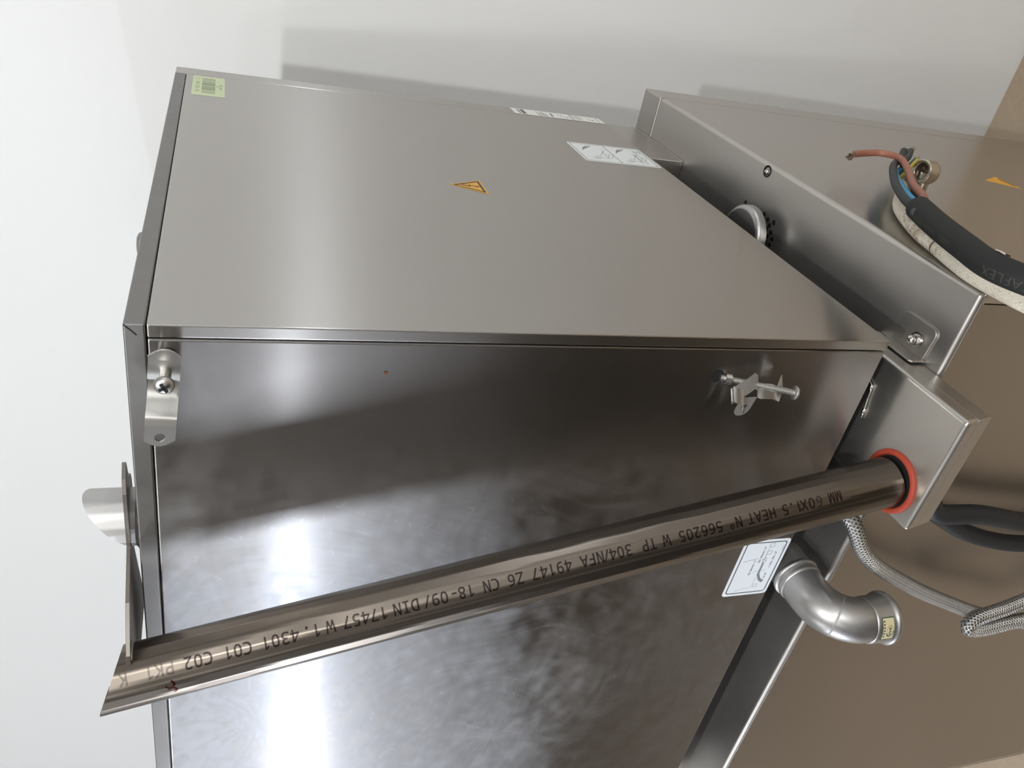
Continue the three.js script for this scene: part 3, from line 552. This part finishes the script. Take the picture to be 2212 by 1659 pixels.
// ---------------------------------------------------------------- drain elbow
{
  const t = thing('drain_elbow', 'grey steel drain elbow bending down below the white drain label', 'pipe');
  const x = -0.357, y = 1.343, r = 0.0283, zs = -0.03, zc = 0.043, R = 0.045;
  const pts = []; pts.push(V(x, y, zs), V(x, y, zs + 0.03), V(x, y, zc - 0.004));
  for (let k = 1; k <= 10; k++) { const a = k / 10 * Math.PI / 2; pts.push(V(x + 0.004 * k / 10, y - R * (1 - Math.cos(a)), zc + R * Math.sin(a))); }
  pts.push(V(x + 0.005, y - R - 0.008, zc + R + 0.001), V(x + 0.006, y - R - 0.02, zc + R + 0.002));
  const mat = P({ color: 0xa9a7a5, metalness: 0.9, roughness: 0.5, roughnessMap: rep(T_soft, 8, 8) });
  const elbow = mesh('elbow', tube(pts, r, 60, 40, false), mat, t, 'smooth bent tube with a weld line');
  const hoop = (p, d, r0, r1, name, m, lab) => mesh(name, along(lathe([[r0 - 0.001, -0.004], [r1 - 0.0008, -0.003], [r1, 0], [r1 - 0.0008, 0.003], [r0 - 0.001, 0.004]], 48), p, p.clone().add(d)), m, t, lab);
  hoop(V(x, y, 0.006), V(0, 0, 1), r, r + 0.0035, 'collar', mat, 'raised bead of the pipe socket');
  hoop(V(x, y, 0.016), V(0, 0, 1), r, r + 0.0018, 'collar', mat);
  const a = Math.PI / 4; hoop(V(x + 0.002, y - R * (1 - Math.cos(a)), zc + R * Math.sin(a)), V(0, -Math.sin(a), Math.cos(a)), r, r + 0.0003, 'weld_line', P({ color: 0x9c9a98, metalness: 0.8, roughness: 0.6 }));
  const q = V(x + 0.006, y - R - 0.018, zc + R + 0.002), dn = V(0.05, -1, 0.03).normalize();
  mesh('socket', along(lathe([[r - 0.001, -0.02], [r + 0.0012, -0.018], [r + 0.0015, 0.004], [r + 0.0045, 0.006], [r + 0.0055, 0.009], [r + 0.0048, 0.012], [r + 0.003, 0.0145], [r + 0.001, 0.0145], [r - 0.001, 0.009], [r - 0.001, -0.01]], 56), q, q.clone().add(dn)), mat, t, 'flared socket mouth');
  // small green edged approval sticker round the socket
  const tex = canvas(256, 220, (c, w, h) => {
    c.translate(w, h); c.rotate(Math.PI); c.fillStyle = '#c9c09a'; c.fillRect(0, 0, w, h); c.strokeStyle = '#2c4a38'; c.lineWidth = 12; c.strokeRect(8, 8, w - 16, h - 16);
    c.strokeStyle = '#2f3f48'; c.lineWidth = 14; c.beginPath(); c.arc(150, 84, 58, -1.7, 1.3); c.stroke(); c.strokeStyle = '#8d875f'; c.lineWidth = 8; c.beginPath(); c.arc(146, 84, 56, 1.5, 4.4); c.stroke();
    txt(c, 'BM', 104, 104, 58, '#26343e', 'sans-serif', 'bold'); for (let k = 0; k < 6; k++) { c.fillStyle = '#3c3f34'; c.fillRect(36 + k * 32, 170, 16, 26); }
  });
  const s = new THREE.CylinderGeometry(r + 0.0019, r + 0.0019, 0.0185, 24, 1, true, -0.1, 1.05);
  mesh('approval_sticker', along(s.translate(0, 0.0065, 0), q, q.clone().sub(dn)), P({ map: tex, roughness: 0.5, side: THREE.DoubleSide }), t, 'small cream sticker with a green edge and a round mark');
}

// ---------------------------------------------------------------- hoses and cables
const T_braid = data(64, 64, (u, v) => {
  const a = Math.sin((u + v) * Math.PI * 2 * 2), b = Math.sin((u - v) * Math.PI * 2 * 2), k = 0.5 + 0.5 * Math.max(a, b) * 0.9 - 0.25 * (a < -0.6 && b < -0.6), f = 0.85 + 0.15 * Math.sin((u * 3 + v) * 40);
  return [k * f, k * f, k * f];
});
function hose(name, label, pts, r, o, seg = 160) { const m = mesh(name, tube(pts, r, seg, 20), o); return m; }
{
  const t = thing('braided_hose', 'shiny steel braided water hose coiled at the lower oven rear', 'hose');
  const mat = P({ color: 0xc9c7c4, metalness: 1, roughness: 0.3, map: rep(data(64, 64, (u, v) => { const a = Math.sin((u + v) * Math.PI * 4), b = Math.sin((u - v) * Math.PI * 4), k = 0.55 + 0.45 * Math.pow(Math.max(0, Math.max(a, b)), 0.6); return [k, k, k]; }, true), 130, 63.66), bumpMap: rep(T_braid, 130, 63.66), bumpScale: 0.0012 });
  const pts = [[-0.215, 1.336, -0.065], [-0.215, 1.34, -0.02], [-0.217, 1.345, 0.02], [-0.226, 1.344, 0.044], [-0.262, 1.322, 0.062], [-0.329, 1.2143, 0.062], [-0.375, 1.115, 0.064], [-0.405, 1.04, 0.066], [-0.432, 0.95, 0.066], [-0.45, 0.88, 0.066], [-0.44, 0.82, 0.075], [-0.40, 0.80, 0.09], [-0.372, 0.85, 0.1], [-0.378, 0.93, 0.1], [-0.392, 1.02, 0.094], [-0.404, 1.075, 0.09], [-0.399, 1.092, 0.088], [-0.388, 1.085, 0.086], [-0.372, 1.03, 0.084], [-0.345, 0.945, 0.08], [-0.325, 0.88, 0.08], [-0.31, 0.8, 0.08], [-0.318, 0.6, 0.085], [-0.32, 0.3, 0.085], [-0.32, 0.014, 0.085]];
  mesh('hose', tube(pts, 0.01, 420, 22), mat, t, 'woven steel sheath');
  mesh('ferrule', along(lathe([[0, 0], [0.0105, 0], [0.0105, 0.024], [0.0095, 0.026], [0, 0.026]], 24), V(-0.215, 1.336, -0.0945), V(-0.215, 1.336, -0.065)), M.bright, t);
}
const rubber = P({ color: 0x181b1f, roughness: 0.55 });
tag(mesh('rubber_hose', tube([[-0.165, 1.27, 0.045], [-0.19, 1.25, 0.052], [-0.2069, 1.2365, 0.055], [-0.2141, 1.1592, 0.058], [-0.2319, 1.0724, 0.06], [-0.245, 0.98, 0.06], [-0.25, 0.85, 0.05], [-0.25, 0.5, 0.048], [-0.25, 0.15, 0.05], [-0.25, 0.016, 0.052]], 0.0125, 100, 20), rubber), 'thick black rubber hose running down behind the exhaust box', 'hose');
tag(mesh('rubber_hose', tube([[-0.2, 1.262, 0.032], [-0.218, 1.225, 0.035], [-0.239, 1.185, 0.037], [-0.259, 1.145, 0.04], [-0.276, 1.09, 0.044], [-0.287, 1.03, 0.046], [-0.292, 0.95, 0.045], [-0.29, 0.85, 0.045], [-0.29, 0.5, 0.045], [-0.29, 0.15, 0.045], [-0.29, 0.016, 0.045]], 0.0115, 100, 20), rubber), 'second black rubber hose bending away below the thicker one', 'hose');

const T_cloth = canvas(2048, 128, (c, w, h) => { // along the hose
  c.fillStyle = '#d9d2c2'; c.fillRect(0, 0, w, h);
  let q = 17; const r = () => ((q = (q * 1664525 + 1013904223) >>> 0) / 4294967296);
  for (let k = 0; k < 2600; k++) { c.fillStyle = r() > 0.5 ? 'rgba(236,230,216,0.35)' : 'rgba(150,132,104,0.16)'; c.fillRect(r() * w, r() * h, 3 + r() * 5, 2 + r() * 3); }
  for (let k = 0; k < 420; k++) { const x = (0.44 + 0.1 * (r() + r() - 1)) * w; c.fillStyle = `rgba(96,70,40,${0.05 + 0.12 * r()})`; c.beginPath(); c.ellipse(x, r() * h, 3 + r() * 12, 2 + r() * 6, 0, 0, 7); c.fill(); }
  for (let k = 0; k < 90; k++) { const x = r() * w; c.fillStyle = `rgba(110,84,50,${0.05 + 0.1 * r()})`; c.beginPath(); c.ellipse(x, r() * h, 2 + r() * 9, 1 + r() * 4, 0, 0, 7); c.fill(); }
  c.fillStyle = 'rgba(60,42,24,0.75)'; c.beginPath(); c.ellipse(0.5 * w, 0.3 * h, 5, 22, 0.3, 0, 7); c.fill(); c.beginPath(); c.ellipse(0.515 * w, 0.75 * h, 4, 18, 0, 0, 7); c.fill();
});
{
  const t = thing('white_hose', 'stained cream woven hose from the round fitting along the lower oven edge', 'hose');
  const g = tube([[0.07, 1.085, -0.348], [0.084, 1.105, -0.333], [0.0865, 1.14, -0.299], [0.0845, 1.179, -0.2585], [0.0825, 1.2147, -0.2187], [0.082, 1.245, -0.1671], [0.082, 1.2664, -0.1198], [0.082, 1.2754, -0.0872], [0.082, 1.2886, -0.045], [0.082, 1.2965, -0.013], [0.082, 1.297, 0.0122], [0.082, 1.29, 0.0579], [0.082, 1.27, 0.11], [0.083, 1.2, 0.165], [0.085, 1.0, 0.19], [0.086, 0.7, 0.18], [0.087, 0.4, 0.17], [0.087, 0.12, 0.17], [0.086, 0.02, 0.21], [0.085, 0.0125, 0.3]], 0.0112, 360, 22);
  const uv = g.attributes.uv; for (let i = 0; i < uv.count; i++) uv.setXY(i, uv.getX(i) / 0.68, uv.getY(i) / (2 * Math.PI * 0.0112));
  const bump = rep(T_braid, 60, 8);
  mesh('hose', g, P({ color: 0xffffff, map: T_cloth, roughness: 0.85, bumpMap: bump, bumpScale: 0.0006 }), t, 'cream sleeve with brown stains');
}
{
  const t = thing('power_cable', 'thick black power cable with bared coloured wires beside the lower oven', 'cable');
  const ctr = [[0.11, 1.2835, -0.128], [0.11, 1.3065, -0.0708], [0.11, 1.325, -0.0106], [0.11, 1.336, 0.0369], [0.112, 1.328, 0.0765], [0.115, 1.3, 0.12], [0.118, 1.22, 0.175], [0.118, 1.0, 0.235], [0.118, 0.7, 0.24], [0.117, 0.4, 0.23], [0.117, 0.12, 0.235], [0.12, 0.03, 0.28], [0.16, 0.0155, 0.38]];
  const tex = canvas(1024, 256, (c, w, h) => {
    c.fillStyle = '#111312'; c.fillRect(0, 0, w, h); c.textBaseline = 'middle';
    for (const [s, x] of [['H07RN', 105], ['1x4mm²', 200], ['CEBEC', 305], ['EUCAFLEX', 590]]) { c.save(); c.translate(x, 0.29 * h); c.rotate(Math.PI); c.textAlign = 'center'; c.scale(1, 1); c.font = s.length > 6 ? '40px sans-serif' : '28px sans-serif'; c.fillStyle = '#3b3a2e'; c.fillText(s, 0, 0); c.restore(); }
  });
  const jg = tube(ctr, 0.0142, 300, 26); { const uv = jg.attributes.uv; for (let i = 0; i < uv.count; i++) uv.setXY(i, uv.getX(i) / 0.36, uv.getY(i) / (2 * Math.PI * 0.0142)); }
  mesh('jacket', jg, P({ color: 0xffffff, map: tex, roughness: 0.7 }), t, 'black rubber jacket with faint raised print');
  const wire = (name, pts, r, mat, lab) => mesh(name, tube(pts, r, 90, 14), mat, t, lab);
  const copper = P({ color: 0xb59c8a, metalness: 0.85, roughness: 0.4 });
  const strands = (a, d, L, n = 26, R = 0.0038) => {
    const D = V(...d).normalize(), s = V(0, 0, 1).cross(D).normalize(), u = D.clone().cross(s), g = [];
    for (let k = 0; k < n; k++) { const an = rnd() * 6.28, q = Math.sqrt(rnd()) * R, p = V(...a).addScaledVector(s, Math.cos(an) * q).addScaledVector(u, Math.sin(an) * q), sp = 1 + rnd() * 0.7, l = L * (0.7 + 0.4 * rnd()); g.push(tube([p, p.clone().addScaledVector(D, l * 0.5).addScaledVector(s, 0.0012 * (rnd() - 0.5)), V(...a).addScaledVector(s, Math.cos(an) * q * sp + 0.003 * (rnd() - 0.5)).addScaledVector(u, Math.sin(an) * q * sp).addScaledVector(D, l)], 0.00055, 4, 5, false)); }
    return mesh('copper_strands', g, copper, t, 'frayed bare strands');
  };
  const x = 0.11;
  wire('brown_wire', [[x, 1.275, -0.138], [x + 0.004, 1.257, -0.15], [x + 0.006, 1.2252, -0.2074], [x + 0.008, 1.187, -0.2615], [x + 0.008, 1.15, -0.317], [x + 0.006, 1.138, -0.347], [x + 0.003, 1.146, -0.366], [x, 1.171, -0.3665], [x, 1.2035, -0.3525]], 0.0048, P({ color: 0x95604e, roughness: 0.55 }), 'brown wire curling upwards');
  strands([x, 1.2035, -0.3525], [0, 0.75, 0.62], 0.036);
  wire('blue_wire', [[x, 1.29, -0.124], [x, 1.277, -0.134], [x - 0.002, 1.2569, -0.1714], [x - 0.004, 1.224, -0.2244], [x - 0.006, 1.173, -0.2948], [x - 0.008, 1.13, -0.33]], 0.0047, P({ color: 0x2e8fb5, roughness: 0.45 }), 'light blue wire');
  const black = P({ color: 0x23292a, roughness: 0.6 });
  wire('black_wire', [[x, 1.305, -0.11], [x, 1.296, -0.1185], [x, 1.279, -0.1574], [x + 0.001, 1.2517, -0.2044], [x, 1.2134, -0.2548], [x, 1.1645, -0.3125], [x, 1.105, -0.3658], [x + 0.004, 1.078, -0.3933]], 0.0052, black, 'black wire bowed to the outside');
  wire('black_wire', [[x - 0.004, 1.262, -0.14], [x - 0.006, 1.225, -0.1945], [x - 0.006, 1.1645, -0.2674], [x - 0.004, 1.1384, -0.312], [x, 1.1359, -0.3244], [x, 1.0813, -0.3772], [x, 1.045, -0.414]], 0.0052, black);
  strands([x, 1.045, -0.414], [0, -0.7, -0.62], 0.034);
  wire('earth_wire', [[x - 0.007, 1.28, -0.13], [x - 0.009, 1.24, -0.2], [x - 0.009, 1.19, -0.27], [x - 0.008, 1.1406, -0.3113], [x - 0.006, 1.1, -0.347], [x - 0.004, 1.0622, -0.3787]], 0.0042, P({ color: 0xffffff, roughness: 0.5, map: rep(data(8, 32, (u, v) => (v % 1 < 0.5 ? [0.1, 0.28, 0.14] : [0.72, 0.66, 0.3]), true), 6, 38) }), 'green and yellow earth wire');
  strands([x - 0.004, 1.0622, -0.3787], [0, -0.72, -0.6], 0.03, 22, 0.003);
  mesh('cable_tag', [band([[0.1245, 1.333, 0.03], [0.1262, 1.336, 0.038], [0.126, 1.336, 0.045]], [-0.0015, -0.006, 0.0015], 0.0014)], M.bright, t, 'small shiny clip on the jacket');
}
{ // small earth link lying on the exhaust box
  const t = thing('crimped_wire', 'short thin wire with two silver crimps lying on the exhaust box', 'wire');
  const y = LT + 0.0472;
  mesh('wire', tube([[-0.062, y, -0.0365], [-0.066, y, -0.026], [-0.0708, y, -0.0185], [-0.087, y, -0.0155], [-0.103, y, -0.0128], [-0.11, y, -0.012]], 0.0012, 60, 8), M.bright, t);
  for (const [a, b] of [[V(-0.0685, y, -0.0195), V(-0.0745, y, -0.0178)], [V(-0.0985, y, -0.0136), V(-0.106, y, -0.0124)]]) { const L = a.distanceTo(b); mesh('crimp', along(lathe([[0, 0], [0.0019, 0.0003], [0.0021, L * 0.5], [0.0019, L - 0.0003], [0, L]], 12), a, b), M.bright, t); }
}

renderer.render(scene, camera);
